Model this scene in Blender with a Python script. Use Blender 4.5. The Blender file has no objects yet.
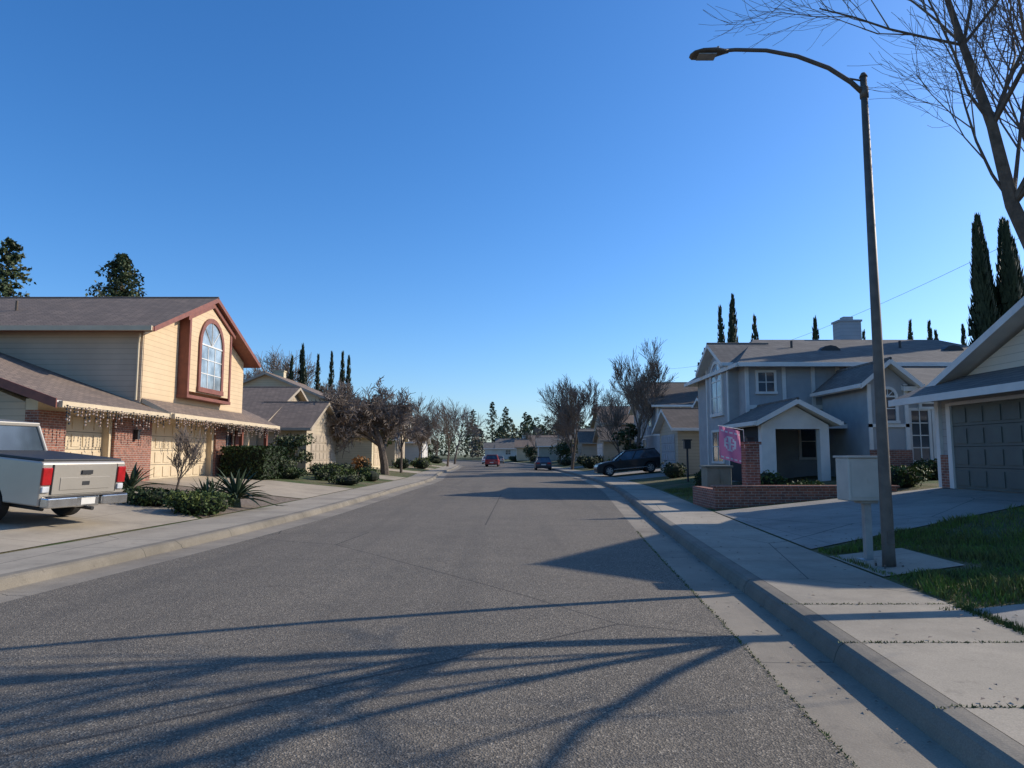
import bpy, math, random
from mathutils import Vector, Matrix
R = random.Random(7)
V = Vector
scene = bpy.context.scene

# ------------------------------------------------------------------ materials
def newmat(name):
    m = bpy.data.materials.new(name); m.use_nodes = True
    nt = m.node_tree; b = nt.nodes["Principled BSDF"]
    return m, nt, b
def N(nt, t, **kw):
    n = nt.nodes.new(t)
    for k, v in kw.items():
        if k in n.inputs: n.inputs[k].default_value = v
        else: setattr(n, k, v)
    return n
def c4(c): return (c[0], c[1], c[2], 1)
def mixc(nt, fac, a, b, mode='MIX'):
    n = nt.nodes.new('ShaderNodeMix'); n.data_type = 'RGBA'; n.blend_type = mode
    for idx, s in ((0, fac), (6, a), (7, b)):
        if isinstance(s, (int, float)): n.inputs[idx].default_value = s
        elif isinstance(s, tuple): n.inputs[idx].default_value = c4(s)
        else: nt.links.new(s, n.inputs[idx])
    return n.outputs[2]
def ramp(nt, s, p0, p1, v0=0.0, v1=1.0):
    n = nt.nodes.new('ShaderNodeMapRange')
    n.inputs[1].default_value = p0; n.inputs[2].default_value = p1
    n.inputs[3].default_value = v0; n.inputs[4].default_value = v1
    nt.links.new(s, n.inputs[0]); return n.outputs[0]
def mth(nt, op, a, b=None):
    n = nt.nodes.new('ShaderNodeMath'); n.operation = op
    for i, s in enumerate((a, b)):
        if s is None: continue
        if isinstance(s, (int, float)): n.inputs[i].default_value = s
        else: nt.links.new(s, n.inputs[i])
    return n.outputs[0]
def geo(nt):
    g = nt.nodes.new('ShaderNodeNewGeometry'); return g.outputs['Position']
def noise(nt, scale, detail=3, vec=None, rough=.55):
    n = N(nt, 'ShaderNodeTexNoise', Scale=scale, Detail=detail, Roughness=rough)
    nt.links.new(vec if vec is not None else geo(nt), n.inputs['Vector']); return n.outputs['Fac']
def bump(nt, b, h, strength=.3, dist=.02):
    n = N(nt, 'ShaderNodeBump', Strength=strength, Distance=dist)
    nt.links.new(h, n.inputs['Height']); nt.links.new(n.outputs[0], b.inputs['Normal'])
def M(name, c1, c2=None, scale=3, rough=.8, metallic=0, bmp=0, bscale=40, spec=None):
    m, nt, b = newmat(name)
    if c2 is None: c2 = tuple(x*.78 for x in c1)
    f = ramp(nt, noise(nt, scale, 3), .35, .65)
    nt.links.new(mixc(nt, f, c1, c2), b.inputs['Base Color'])
    b.inputs['Roughness'].default_value = rough; b.inputs['Metallic'].default_value = metallic
    if spec is not None: b.inputs['Specular IOR Level'].default_value = spec
    if bmp: bump(nt, b, noise(nt, bscale, 2), bmp)
    return m
def facade_vec(nt, kx=1, kz=1):
    s = nt.nodes.new('ShaderNodeSeparateXYZ'); nt.links.new(geo(nt), s.inputs[0])
    c = nt.nodes.new('ShaderNodeCombineXYZ')
    a = mth(nt, 'ADD', s.outputs[0], s.outputs[1])
    nt.links.new(mth(nt, 'MULTIPLY', a, kx), c.inputs[0]); nt.links.new(mth(nt, 'MULTIPLY', s.outputs[2], kz), c.inputs[1])
    return c.outputs[0], s
def M_brick(name, c1, c2, mortar):
    m, nt, b = newmat(name); vec, s = facade_vec(nt)
    br = N(nt, 'ShaderNodeTexBrick', Scale=1.0)
    br.inputs['Color1'].default_value = c4(c1); br.inputs['Color2'].default_value = c4(c2); br.inputs['Mortar'].default_value = c4(mortar)
    br.inputs['Mortar Size'].default_value = .008; br.inputs['Brick Width'].default_value = .21; br.inputs['Row Height'].default_value = .075
    nt.links.new(vec, br.inputs['Vector'])
    f = ramp(nt, noise(nt, 7, 3), .3, .7)
    nt.links.new(mixc(nt, f, br.outputs['Color'], mixc(nt, .45, br.outputs['Color'], (.06, .03, .025))), b.inputs['Base Color'])
    b.inputs['Roughness'].default_value = .9; bump(nt, b, br.outputs['Fac'], -.5); return m
def M_shingle(name, c1, c2):
    m, nt, b = newmat(name); vec, s = facade_vec(nt, 1, 2.3)
    br = N(nt, 'ShaderNodeTexBrick', Scale=1.0)
    br.inputs['Color1'].default_value = c4(c1); br.inputs['Color2'].default_value = c4(c2)
    br.inputs['Mortar'].default_value = c4(tuple(x*.4 for x in c1))
    br.inputs['Mortar Size'].default_value = .016; br.inputs['Brick Width'].default_value = .32; br.inputs['Row Height'].default_value = .2
    nt.links.new(vec, br.inputs['Vector'])
    f = ramp(nt, noise(nt, 1.3, 5, rough=.7), .35, .65)
    nt.links.new(mixc(nt, f, br.outputs['Color'], mixc(nt, .5, br.outputs['Color'], tuple(x*.6 for x in c2))), b.inputs['Base Color'])
    b.inputs['Roughness'].default_value = .95; bump(nt, b, br.outputs['Fac'], -.6); return m
def M_siding(name, c, pitch=.2):
    m, nt, b = newmat(name); vec, s = facade_vec(nt)
    fr = mth(nt, 'FRACT', mth(nt, 'DIVIDE', s.outputs[2], pitch))
    line = ramp(nt, fr, .0, .12)
    f = ramp(nt, noise(nt, 1.2, 4), .3, .7)
    base = mixc(nt, f, c, tuple(x*.86 for x in c))
    nt.links.new(mixc(nt, line, tuple(x*.5 for x in c), base), b.inputs['Base Color'])  # darker band at each lap paints its shadow gap into the colour
    b.inputs['Roughness'].default_value = .75; bump(nt, b, fr, -.5, .02); return m
def M_concrete(name, c1, c2, pitchy=1.5, pitchx=None, cracks=True):
    m, nt, b = newmat(name)
    s = nt.nodes.new('ShaderNodeSeparateXYZ'); nt.links.new(geo(nt), s.inputs[0])
    f = ramp(nt, noise(nt, .9, 6, rough=.65), .3, .7)
    f2 = ramp(nt, noise(nt, 90, 1), .3, .7)
    col = mixc(nt, f, c1, c2); col = mixc(nt, mth(nt, 'MULTIPLY', f2, .35), col, tuple(x*.5 for x in c2))
    st = ramp(nt, noise(nt, .35, 6, rough=.7), .46, .66)
    col = mixc(nt, mth(nt, 'MULTIPLY', st, .55), col, tuple(x*.42 for x in c2))
    sp = ramp(nt, noise(nt, 4.5, 4, rough=.7), .6, .72, 0, .4)
    col = mixc(nt, sp, col, tuple(x*.4 for x in c2))
    wob = mth(nt, 'MULTIPLY', noise(nt, 2, 2), .03)
    fy = mth(nt, 'FRACT', mth(nt, 'DIVIDE', mth(nt, 'ADD', s.outputs[1], wob), pitchy))
    l = mth(nt, 'LESS_THAN', fy, .014/pitchy)
    if pitchx:
        fx = mth(nt, 'FRACT', mth(nt, 'DIVIDE', mth(nt, 'ADD', s.outputs[0], wob), pitchx))
        l = mth(nt, 'MAXIMUM', l, mth(nt, 'LESS_THAN', fx, .014/pitchx))
    if cracks:
        vo = N(nt, 'ShaderNodeTexVoronoi', Scale=.22, feature='DISTANCE_TO_EDGE')
        mp = mixc(nt, .12, geo(nt), N(nt, 'ShaderNodeTexNoise', Scale=2.5, Detail=3.0).outputs['Color'])
        nt.links.new(mp, vo.inputs['Vector'])
        l = mth(nt, 'MAXIMUM', l, mth(nt, 'LESS_THAN', vo.outputs['Distance'], .0016))
    nt.links.new(mixc(nt, mth(nt, 'MULTIPLY', l, .75), col, (.03, .03, .022)), b.inputs['Base Color'])
    b.inputs['Roughness'].default_value = .9; bump(nt, b, noise(nt, 60, 3), .25, .01); return m
def M_asphalt():
    m, nt, b = newmat('asphalt')
    f = ramp(nt, noise(nt, .25, 6, rough=.6), .3, .7)
    col = mixc(nt, f, (.215, .178, .132), (.155, .13, .098))
    f = ramp(nt, noise(nt, 1.7, 4, rough=.6), .35, .7, 0, .55)
    col = mixc(nt, f, col, (.125, .106, .082))
    v = N(nt, 'ShaderNodeTexVoronoi', Scale=80.0); nt.links.new(geo(nt), v.inputs['Vector'])
    sp = nt.nodes.new('ShaderNodeSeparateColor'); nt.links.new(v.outputs['Color'], sp.inputs[0])
    col = mixc(nt, ramp(nt, sp.outputs[0], .7, .98, 0, .6), col, (.46, .385, .29))
    col = mixc(nt, ramp(nt, sp.outputs[1], .45, .95, 0, .75), col, (.045, .038, .03))
    s = nt.nodes.new('ShaderNodeSeparateXYZ'); nt.links.new(geo(nt), s.inputs[0])
    c = nt.nodes.new('ShaderNodeCombineXYZ')
    nt.links.new(mth(nt, 'MULTIPLY', s.outputs[0], 1.3), c.inputs[0]); nt.links.new(mth(nt, 'MULTIPLY', s.outputs[1], .05), c.inputs[1])
    f3 = ramp(nt, noise(nt, 1.0, 4, vec=c.outputs[0]), .5, .72, 0, .45)
    col = mixc(nt, f3, col, (.09, .078, .063))
    vo = N(nt, 'ShaderNodeTexVoronoi', Scale=.13, feature='DISTANCE_TO_EDGE')
    mp = mixc(nt, .22, geo(nt), N(nt, 'ShaderNodeTexNoise', Scale=1.1, Detail=5.0).outputs['Color'])
    nt.links.new(mp, vo.inputs['Vector'])
    cr = mth(nt, 'LESS_THAN', vo.outputs['Distance'], .0014)
    col = mixc(nt, mth(nt, 'MULTIPLY', cr, .6), col, (.025, .022, .02))
    nt.links.new(col, b.inputs['Base Color'])
    b.inputs['Roughness'].default_value = .85
    b.inputs['Specular IOR Level'].default_value = .3
    bump(nt, b, v.outputs['Distance'], .6, .01); return m
def M_terrain():
    m, nt, b = newmat('lawn_ground')
    f = ramp(nt, noise(nt, .6, 6, rough=.65), .42, .56)
    col = mixc(nt, f, (.075, .11, .022), (.19, .15, .07))
    f2 = ramp(nt, noise(nt, 35, 3), .35, .7)
    col = mixc(nt, mth(nt, 'MULTIPLY', f2, .6), col, (.035, .05, .016))
    nt.links.new(col, b.inputs['Base Color']); b.inputs['Roughness'].default_value = 1
    bump(nt, b, noise(nt, 50, 3), .9, .05); return m
def M_leaf(name, c1, c2):
    m, nt, b = newmat(name)
    f = ramp(nt, noise(nt, 2.5, 2), .38, .62); g = ramp(nt, noise(nt, 30, 1), .35, .65)
    col = mixc(nt, f, c1, c2); col = mixc(nt, mth(nt, 'MULTIPLY', g, .5), col, tuple(x*.45 for x in c2))
    nt.links.new(col, b.inputs['Base Color']); b.inputs['Roughness'].default_value = .65
    b.inputs['Specular IOR Level'].default_value = .25
    return m
def M_glass(name='window_glass', c=(.03, .04, .05)):
    m, nt, b = newmat(name)
    f = ramp(nt, noise(nt, 1.5, 2), .35, .65)
    nt.links.new(mixc(nt, f, c, tuple(x*2.2 for x in c)), b.inputs['Base Color'])
    b.inputs['Roughness'].default_value = .06; b.inputs['Specular IOR Level'].default_value = .8
    return m

ASPH = M_asphalt(); LAWN = M_terrain()
CONC = M_concrete('sidewalk_concrete', (.43, .36, .27), (.33, .28, .21), 1.5)
GUT = M_concrete('gutter_concrete', (.34, .285, .21), (.24, .20, .15), 3.0)
CURB = M_concrete('curb_concrete', (.27, .23, .175), (.17, .145, .11), 3.0)
DRIVE = M_concrete('driveway_concrete', (.47, .385, .28), (.37, .305, .22), 3.1, 3.1, False)
DRIVE2 = M_concrete('driveway_concrete_grey', (.38, .34, .28), (.28, .25, .21), 2.7, 2.7)
MULCH = M('mulch', (.13, .09, .06), (.24, .19, .14), 14, .95, bmp=.8, bscale=40)
BRICK = M_brick('brick', (.36, .125, .075), (.21, .08, .055), (.38, .32, .26))
YEL = M_siding('yellow_siding', (.66, .475, .285)); BEIGE = M_siding('beige_stucco', (.56, .43, .30), .2)
CREAM = M('cream_paint', (.62, .49, .32), (.55, .43, .28), 2, .6)
REDTRIM = M('red_brown_trim', (.235, .075, .045), (.175, .055, .036), 4, .6)
WHITE = M('white_paint', (.74, .70, .64), (.64, .61, .56), 2, .55)
GREYW = M_siding('grey_siding', (.38, .37, .35), .2); GREYW2 = M('grey_stucco', (.37, .37, .365), (.32, .32, .318), 2, .85, bmp=.2)
TRIMG = M('pale_trim', (.70, .66, .60), (.62, .585, .54), 2, .6)
ROOFB = M_shingle('brown_shingle', (.26, .185, .135), (.175, .128, .098)); ROOFG = M_shingle('grey_shingle', (.20, .175, .15), (.14, .122, .105))
ROOFD = M_shingle('dark_shingle', (.15, .115, .09), (.105, .082, .066))
GLASS = M_glass(); GDOOR = M('green_garage_paint', (.105, .12, .105), (.088, .10, .09), 2, .5)
DARK = M('dark_interior', (.02, .02, .02), None, 2, .8)
BARK = M('bark', (.17, .125, .09), (.09, .068, .05), 8, .95, bmp=.5, bscale=30)
TWIG = M('twig', (.235, .18, .14), (.16, .125, .098), 5, .95)
POLE = M('weathered_steel', (.15, .12, .095), (.10, .082, .068), 6, .6, metallic=.2)
GALV = M('galvanised_metal', (.36, .35, .33), (.28, .27, .26), 5, .5, metallic=.3)
CYP = M_leaf('cypress_foliage', (.028, .04, .018), (.045, .058, .025)); PINEL = M_leaf('conifer_foliage', (.035, .06, .025), (.07, .095, .035))
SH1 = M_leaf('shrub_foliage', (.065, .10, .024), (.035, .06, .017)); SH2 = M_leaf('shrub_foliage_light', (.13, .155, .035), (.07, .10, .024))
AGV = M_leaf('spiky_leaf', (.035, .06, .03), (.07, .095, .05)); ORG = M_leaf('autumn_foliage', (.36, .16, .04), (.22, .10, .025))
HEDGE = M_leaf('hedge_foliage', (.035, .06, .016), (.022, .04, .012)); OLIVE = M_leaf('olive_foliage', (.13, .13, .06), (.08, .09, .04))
GRASS = M_leaf('grass_blade', (.14, .22, .035), (.17, .17, .05)); DIST = M_leaf('distant_foliage', (.14, .13, .10), (.18, .155, .12))
RUB = M('tyre_rubber', (.02, .02, .02), None, 5, .85); RIM = M('wheel_alloy', (.45, .45, .45), None, 5, .35, metallic=.7)
PLAS = M('black_plastic', (.025, .025, .027), None, 5, .55); CHR = M('chrome', (.6, .6, .6), None, 5, .2, metallic=.95)
REDL = M('tail_light_red', (.45, .01, .015), (.3, .01, .01), 5, .2); HEADL = M('head_lamp', (.6, .6, .6), None, 5, .15)
INNER = M('core_fill', (.015, .02, .008), None, 9, 1)
BULB = M('string_light_glass', (.55, .5, .42), (.3, .12, .08), 30, .3)
def paint(name, c, met=.3):
    m = M(name, c, tuple(x*.93 for x in c), 1.5, .35, metallic=met); m.node_tree.nodes['Principled BSDF'].inputs['Coat Weight'].default_value = .5; return m
SILV = paint('silver_paint', (.42, .375, .315), .35); BLK = paint('black_car_paint', (.012, .013, .016), .1); REDP = paint('red_car_paint', (.35, .02, .02), .1); BLU = paint('navy_car_paint', (.015, .022, .04), .1)

# ------------------------------------------------------------------ mesh builder
class MB:
    def __init__(s): s.v = []; s.f = []; s.m = []
    def add(s, vs, fs, mi=0):
        o = len(s.v); s.v += [tuple(p) for p in vs]
        for i, f in enumerate(fs):
            s.f.append(tuple(o+k for k in f)); s.m.append(mi if isinstance(mi, int) else mi[i])
    def fbox(s, O, U, Nn, a0, a1, b0, b1, c0, c1, mi=0):
        O = V(O); U = V(U); Nn = V(Nn); Z = V((0, 0, 1))
        P = [O+U*a+Z*b+Nn*c for a in (a0, a1) for b in (b0, b1) for c in (c0, c1)]
        s.add(P, [(0, 1, 3, 2), (4, 6, 7, 5), (0, 4, 5, 1), (2, 3, 7, 6), (0, 2, 6, 4), (1, 5, 7, 3)], mi)
    def box(s, x0, x1, y0, y1, z0, z1, mi=0): s.fbox((0, 0, 0), (1, 0, 0), (0, 1, 0), x0, x1, z0, z1, y0, y1, mi)
    def prism(s, pts, vec, mt=0, ms=0, mbm=None):
        vec = V(vec); n = len(pts); P = [V(p) for p in pts]+[V(p)+vec for p in pts]
        if mbm is None: mbm = ms
        s.add(P, [tuple(range(n)), tuple(range(2*n-1, n-1, -1))]+[(i, i+n, (i+1) % n+n, (i+1) % n) for i in range(n)], [mt, mbm]+[ms]*n)
    def tube(s, pts, rad, n=6, mi=0, cap=True):
        pts = [V(p) for p in pts]; o = len(s.v); k = len(pts)
        if not hasattr(rad, '__len__'): rad = [rad]*k
        for i, p in enumerate(pts):
            d = (pts[min(i+1, k-1)]-pts[max(i-1, 0)])
            if d.length < 1e-9: d = V((0, 0, 1))
            d.normalize(); a = d.cross(V((0, 1, 0)) if abs(d.y) < .8 else V((1, 0, 0))).normalized(); b = d.cross(a)
            for j in range(n):
                t = 2*math.pi*j/n; q = p+(a*math.cos(t)+b*math.sin(t))*rad[i]; s.v.append((q.x, q.y, q.z))
        for i in range(k-1):
            for j in range(n):
                s.f.append((o+i*n+j, o+i*n+(j+1) % n, o+(i+1)*n+(j+1) % n, o+(i+1)*n+j)); s.m.append(mi)
        if cap:
            s.f.append(tuple(o+j for j in range(n))); s.m.append(mi); s.f.append(tuple(o+(k-1)*n+j for j in reversed(range(n)))); s.m.append(mi)
    def obj(s, name, mats, parent=None, smooth=False, bevel=0, recalc=True):
        me = bpy.data.meshes.new(name); me.from_pydata(s.v, [], s.f)
        for m in (mats if isinstance(mats, (list, tuple)) else [mats]): me.materials.append(m)
        me.polygons.foreach_set('material_index', s.m)
        if smooth: me.polygons.foreach_set('use_smooth', [True]*len(s.f))
        me.update()
        if recalc:
            import bmesh
            b = bmesh.new(); b.from_mesh(me); bmesh.ops.recalc_face_normals(b, faces=b.faces); b.to_mesh(me); b.free()
        o = bpy.data.objects.new(name, me); scene.collection.objects.link(o)
        if parent: o.parent = parent
        if bevel:
            md = o.modifiers.new('bevel', 'BEVEL'); md.width = bevel; md.segments = 3; md.limit_method = 'ANGLE'; md.angle_limit = math.radians(40)
        return o
def grp(name, loc=(0, 0, 0)):
    e = bpy.data.objects.new(name, None); e.empty_display_size = .3; e.location = loc; scene.collection.objects.link(e); return e

# ------------------------------------------------------------------ street layout
LK = [(-80, -7.6), (-10, -7.6), (0, -7.1), (8.8, -6.5), (13.2, -6.0), (20, -5.6), (34, -5.45), (47, -5.2), (54, -5.7), (62, -6.5), (80, -6.8), (110, -8.2), (150, -13), (200, -24), (260, -44), (330, -75), (420, -120)]
RK = [(-80, 2.0), (-10, 2.05), (0, 2.25), (4, 2.47), (5.7, 2.65), (9.1, 2.89), (12.4, 3.12), (21, 3.85), (33, 4.9), (45, 5.4), (60, 5.3), (80, 4.7), (110, 3.2), (150, -1.5), (200, -12), (260, -32), (330, -63), (420, -108)]
def lin(T, y):
    if y <= T[0][0]: return T[0][1]
    for (a, b), (c, d) in zip(T, T[1:]):
        if y <= c: return b+(d-b)*(y-a)/(c-a)
    return T[-1][1]
def sm(T, y):
    w = 2 if y < 40 else 6
    return sum(lin(T, y+k*w/3) for k in (-3, -2, -1, 0, 1, 2, 3))/7
XL = lambda y: sm(LK, y)
XR = lambda y: sm(RK, y)
def prof(off):
    if off < 0: return 0
    if off < 1.8: return .15
    if off < 8.5: return .15+.65*(off-1.8)/6.7
    return .8
def H(x, y): return prof(max(XL(y)-x, x-XR(y)))
ys = [-70, -50, -30, -20, -14, -10, -7]+[-4+i for i in range(64)]+[60+2*i for i in range(40)]+[140+5*i for i in range(56)]
def ribbon(name, cols, mat, yl=ys):
    mb = MB(); n = len(cols)
    for y in yl:
        for c in cols: x, z = c(y); mb.v.append((x, y, z))
    for i in range(len(yl)-1):
        for j in range(n-1):
            mb.f.append((i*n+j, i*n+j+1, (i+1)*n+j+1, (i+1)*n+j)); mb.m.append(0)
    return mb.obj(name, mat)
tcols = []
for off in (2500, 400, 80, 25, 8.5, 6, 4, 1.8, .5): tcols.append(lambda y, o=off: (XL(y)-o, prof(o)-.004-(.06 if o < 1 else 0)))
tcols.append(lambda y: (XL(y), -.08)); tcols.append(lambda y: (XR(y), -.08))
for off in (.5, 1.8, 4, 6, 8.5, 25, 80, 400, 2500): tcols.append(lambda y, o=off: (XR(y)+o, prof(o)-.004-(.06 if o < 1 else 0)))
ribbon('ground', tcols, LAWN, [-2500, -400]+ys+[700, 1500, 4000])
rc = []
for t, z in ((0, 0), (.25, .035), (.5, .05), (.75, .035), (1, 0)):
    rc.append(lambda y, t=t, z=z: ((XL(y)+.62)*(1-t)+(XR(y)-.62)*t, z))
ribbon('road', rc, ASPH)
for sgn, X in ((-1, XL), (1, XR)):
    ribbon('gutter', [lambda y: (X(y)-sgn*.62, -.006), lambda y: (X(y)-sgn*.3, -.012), lambda y: (X(y)+sgn*.004, -.005)], GUT)
    ribbon('curb', [lambda y: (X(y), -.02), lambda y: (X(y)+sgn*.03, .07), lambda y: (X(y)+sgn*.06, .122), lambda y: (X(y)+sgn*.10, .146), lambda y: (X(y)+sgn*.17, .152), lambda y: (X(y)+sgn*.24, .153)], CURB)
    ribbon('sidewalk', [lambda y: (X(y)+sgn*.25, .150), lambda y: (X(y)+sgn*1.8, .152), lambda y: (X(y)+sgn*1.82, .10)], CONC)
def drape(name, c, mat, dz=.012, n=14):
    mb = MB(); A, B, C, D = [V(p) for p in c]
    for i in range(n+1):
        for j in range(n+1):
            s, t = i/n, j/n; p = A*(1-s)*(1-t)+B*s*(1-t)+C*s*t+D*(1-s)*t
            mb.v.append((p.x, p.y, H(p.x, p.y)+dz))
    for i in range(n):
        for j in range(n):
            a = i*(n+1)+j; mb.f.append((a, a+1, a+n+2, a+n+1)); mb.m.append(0)
    return mb.obj(name, mat, recalc=True)
def side(y, o, s): return (XL(y)-o, y) if s < 0 else (XR(y)+o, y)
drape('driveway', [side(10, 1.83, -1), side(17.2, 1.83, -1), (-13.7, 24.3), (-13.7, 10)], DRIVE)
drape('driveway', [side(25.0, 1.83, -1), side(32.5, 1.83, -1), (-13.7, 32.6), (-13.7, 25.6)], DRIVE)
drape('flower_bed', [side(17.4, 1.83, -1), side(24.8, 1.83, -1), (-13.4, 25.4), (-13.4, 24.5)], MULCH, .008)
drape('driveway', [side(11.7, 1.83, 1), (12.1, 15.3), (12.1, 19.9), side(19.4, 1.83, 1)], DRIVE2)
drape('driveway', [side(-6, 1.83, 1), side(7.2, 1.83, 1), (12.1, 7.2), (12.1, -6)], DRIVE2)
drape('lamp_pad', [side(9.1, 1.83, 1), side(10.9, 1.83, 1), (6.0, 11.0), (5.9, 9.3)], CONC, .010)

# ------------------------------------------------------------------ house helpers
def win(par, O, U, Nn, w, h, fm, arch=False, cols=2, rows=2, tr=.11, gm=None, name='window'):
    mb = MB(); a = w/2
    if not arch:
        mb.fbox(O, U, Nn, -a, a, 0, h, .005, .03, 1)
        mb.fbox(O, U, Nn, -a-tr, a+tr, h, h+tr, 0, .07); mb.fbox(O, U, Nn, -a-tr-.03, a+tr+.03, -tr, 0, 0, .09)
        mb.fbox(O, U, Nn, -a-tr, -a, 0, h, 0, .068); mb.fbox(O, U, Nn, a, a+tr, 0, h, 0, .068)
    else:
        hs = h-a; O_ = V(O); U_ = V(U); Nv = V(Nn); Z = V((0, 0, 1)); n = 14
        arc = [(a*math.cos(math.pi*i/n), hs+a*math.sin(math.pi*i/n)) for i in range(n+1)]
        mb.prism([O_+U_*p+Z*q+Nv*.03 for p, q in [(-a, 0), (a, 0)]+arc], Nv*-.025, 1, 1)
        for i in range(n):
            (p0, q0), (p1, q1) = arc[i], arc[i+1]; k = (a+tr)/a
            mb.prism([O_+U_*p+Z*q for p, q in ((p0, q0), (p1, q1), (p1*k, hs+(q1-hs)*k), (p0*k, hs+(q0-hs)*k))], Nv*.08)
        mb.fbox(O, U, Nn, -a-tr-.03, a+tr+.03, -tr, 0, 0, .1)
        mb.fbox(O, U, Nn, -a-tr, -a, 0, hs, 0, .078); mb.fbox(O, U, Nn, a, a+tr, 0, hs, 0, .078)
        mb.fbox(O, U, Nn, -a, a, hs-.03, hs+.03, .031, .06, 2)
        for ang in (45, 90, 135):
            t = math.radians(ang); p = O_+Z*hs+Nv*.045; mb.tube([p, p+(U_*math.cos(t)+Z*math.sin(t))*a], .018, 4, 2)
        h = hs
    for i in range(1, cols): x = -a+w*i/cols; mb.fbox(O, U, Nn, x-.018, x+.018, 0, h, .031, .05, 2)
    for i in range(1, rows): z = h*i/rows; mb.fbox(O, U, Nn, -a, a, z-.018, z+.018, .031, .048, 2)
    return mb.obj(name, [fm, gm or GLASS, WHITE], par)
def gdoor(par, O, U, Nn, w, h, mat, cols=4, rows=4):
    mb = MB(); mb.fbox(O, U, Nn, -w/2, w/2, 0, h, -.02, .03)
    for i in range(cols):
        for j in range(rows):
            cw = w/cols; ch = h/rows; mb.fbox(O, U, Nn, -w/2+i*cw+.08, -w/2+(i+1)*cw-.08, j*ch+.08, (j+1)*ch-.08, .03, .055)
    for j in range(1, rows): mb.fbox(O, U, Nn, -w/2, w/2, j*h/rows-.008, j*h/rows+.008, .0301, .034, 1)
    return mb.obj('garage_door', [mat, DARK], par, bevel=.012)
def gable_roof(par, x0, x1, y0, y1, ze, zr, axis, rm, fm, th=.2, name='roof'):
    mb = MB(); t = (0, 0, -th)
    if axis == 'x':
        ym = (y0+y1)/2
        mb.prism([(x0, y0, ze), (x1, y0, ze), (x1, ym, zr), (x0, ym, zr)], t, 0, 1); mb.prism([(x0, ym, zr), (x1, ym, zr), (x1, y1, ze), (x0, y1, ze)], t, 0, 1)
        mb.tube([(x0, ym, zr), (x1, ym, zr)], .06, 6, 0)
        for y in (y0-.06, y1+.06): mb.box(x0+.02, x1-.02, y-.05, y+.05, ze-.17, ze-.03, 1)
    else:
        xm = (x0+x1)/2
        mb.prism([(x0, y0, ze), (x0, y1, ze), (xm, y1, zr), (xm, y0, zr)], t, 0, 1); mb.prism([(xm, y0, zr), (xm, y1, zr), (x1, y1, ze), (x1, y0, ze)], t, 0, 1)
        mb.tube([(xm, y0, zr), (xm, y1, zr)], .06, 6, 0)
        for x in (x0-.06, x1+.06): mb.box(x-.05, x+.05, y0+.02, y1-.02, ze-.17, ze-.03, 1)
    return mb.obj(name, [rm, fm], par)
def slab(par, pts, rm, fm, th=.18, name='roof'):
    mb = MB(); mb.prism(pts, (0, 0, -th), 0, 1); return mb.obj(name, [rm, fm], par)
def walls(par, x0, x1, y0, y1, z0, z1, mat, gable=None, zr=0, name='walls'):
    mb = MB(); mb.box(x0, x1, y0, y1, z0, z1)
    if gable == 'x': ym = (y0+y1)/2; mb.prism([(x0, y0, z1), (x0, y1, z1), (x0, ym, zr)], (x1-x0, 0, 0))
    if gable == 'y': xm = (x0+x1)/2; mb.prism([(x0, y0, z1), (x1, y0, z1), (xm, y0, zr)], (0, y1-y0, 0))
    return mb.obj(name, mat, par)

# ================================================================== LEFT HOUSE A
hA = grp('two_storey_house')
EX = (1, 0, 0); EY = (0, 1, 0); NY = (0, -1, 0); NX = (-1, 0, 0)
walls(hA, -27, -13.85, 19.9, 25.6, .5, 3.2, BEIGE, name='garage_wing_walls')
walls(hA, -26, -13.6, 25.6, 35.2, 3.2, 6.35, YEL, 'x', 8.25, name='shadow_storey_walls')
mb = MB(); mb.box(-26, -13.62, 25.55, 25.6, 3.2, 6.35); mb.obj('side_wall', BEIGE, hA)
walls(hA, -26, -13.85, 25.6, 37, .5, 3.2, YEL, name='lower_walls')
mb = MB()
for y0, y1 in ((19.9, 21.15), (23.75, 26.2), (31.9, 33.0)): mb.box(-13.85, -13.45, y0, y1, .5, 2.98)
mb.obj('brick_piers', BRICK, hA)
mb = MB(); mb.box(-13.86, -13.5, 19.9, 37, 2.98, 3.3); mb.box(-13.85, -13.55, 21.15, 21.3, .5, 2.98); mb.box(-13.85, -13.55, 23.6, 23.75, .5, 2.98); mb.box(-13.85, -13.55, 26.2, 26.4, .5, 2.98); mb.box(-13.85, -13.55, 31.7, 31.9, .5, 2.98)
mb.obj('door_surrounds', CREAM, hA)
gdoor(hA, (-13.82, 22.45, .78), EY, EX, 2.3, 2.2, CREAM, 4, 4); gdoor(hA, (-13.82, 29.05, .78), EY, EX, 5.3, 2.2, CREAM, 8, 4)
mb = MB(); mb.box(-12.95, -12.8, 36.6, 36.8, .6, 3.1); mb.box(-13.86, -13.78, 35.0, 35.9, .8, 2.9); mb.box(-12.95, -12.8, 33.3, 33.45, .6, 3.1); mb.obj('porch_posts', REDTRIM, hA)
win(hA, (-13.85, 34.1, 1.4), EY, EX, .9, 1.3, REDTRIM)
slab(hA, [(-12.65, 19.4, 3.22), (-12.65, 25.55, 3.22), (-20.2, 25.55, 5.95), (-20.2, 19.4, 5.95)], ROOFB, WHITE)
slab(hA, [(-20.2, 19.4, 5.95), (-20.2, 25.55, 5.95), (-27.5, 25.55, 3.22), (-27.5, 19.4, 3.22)], ROOFB, WHITE)
mb = MB(); mb.prism([(-13.85, 19.95, 3.2), (-26, 19.95, 3.2), (-20.2, 19.95, 5.7)], (0, 5.6, 0)); mb.obj('gable_wall', BEIGE, hA)
mb = MB(); mb.prism([(-12.6, 19.34, 3.26), (-20.2, 19.34, 6.0), (-20.2, 19.34, 5.74), (-12.6, 19.34, 3.0)], (0, -.05, 0)); mb.obj('rake_board', REDTRIM, hA)
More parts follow.
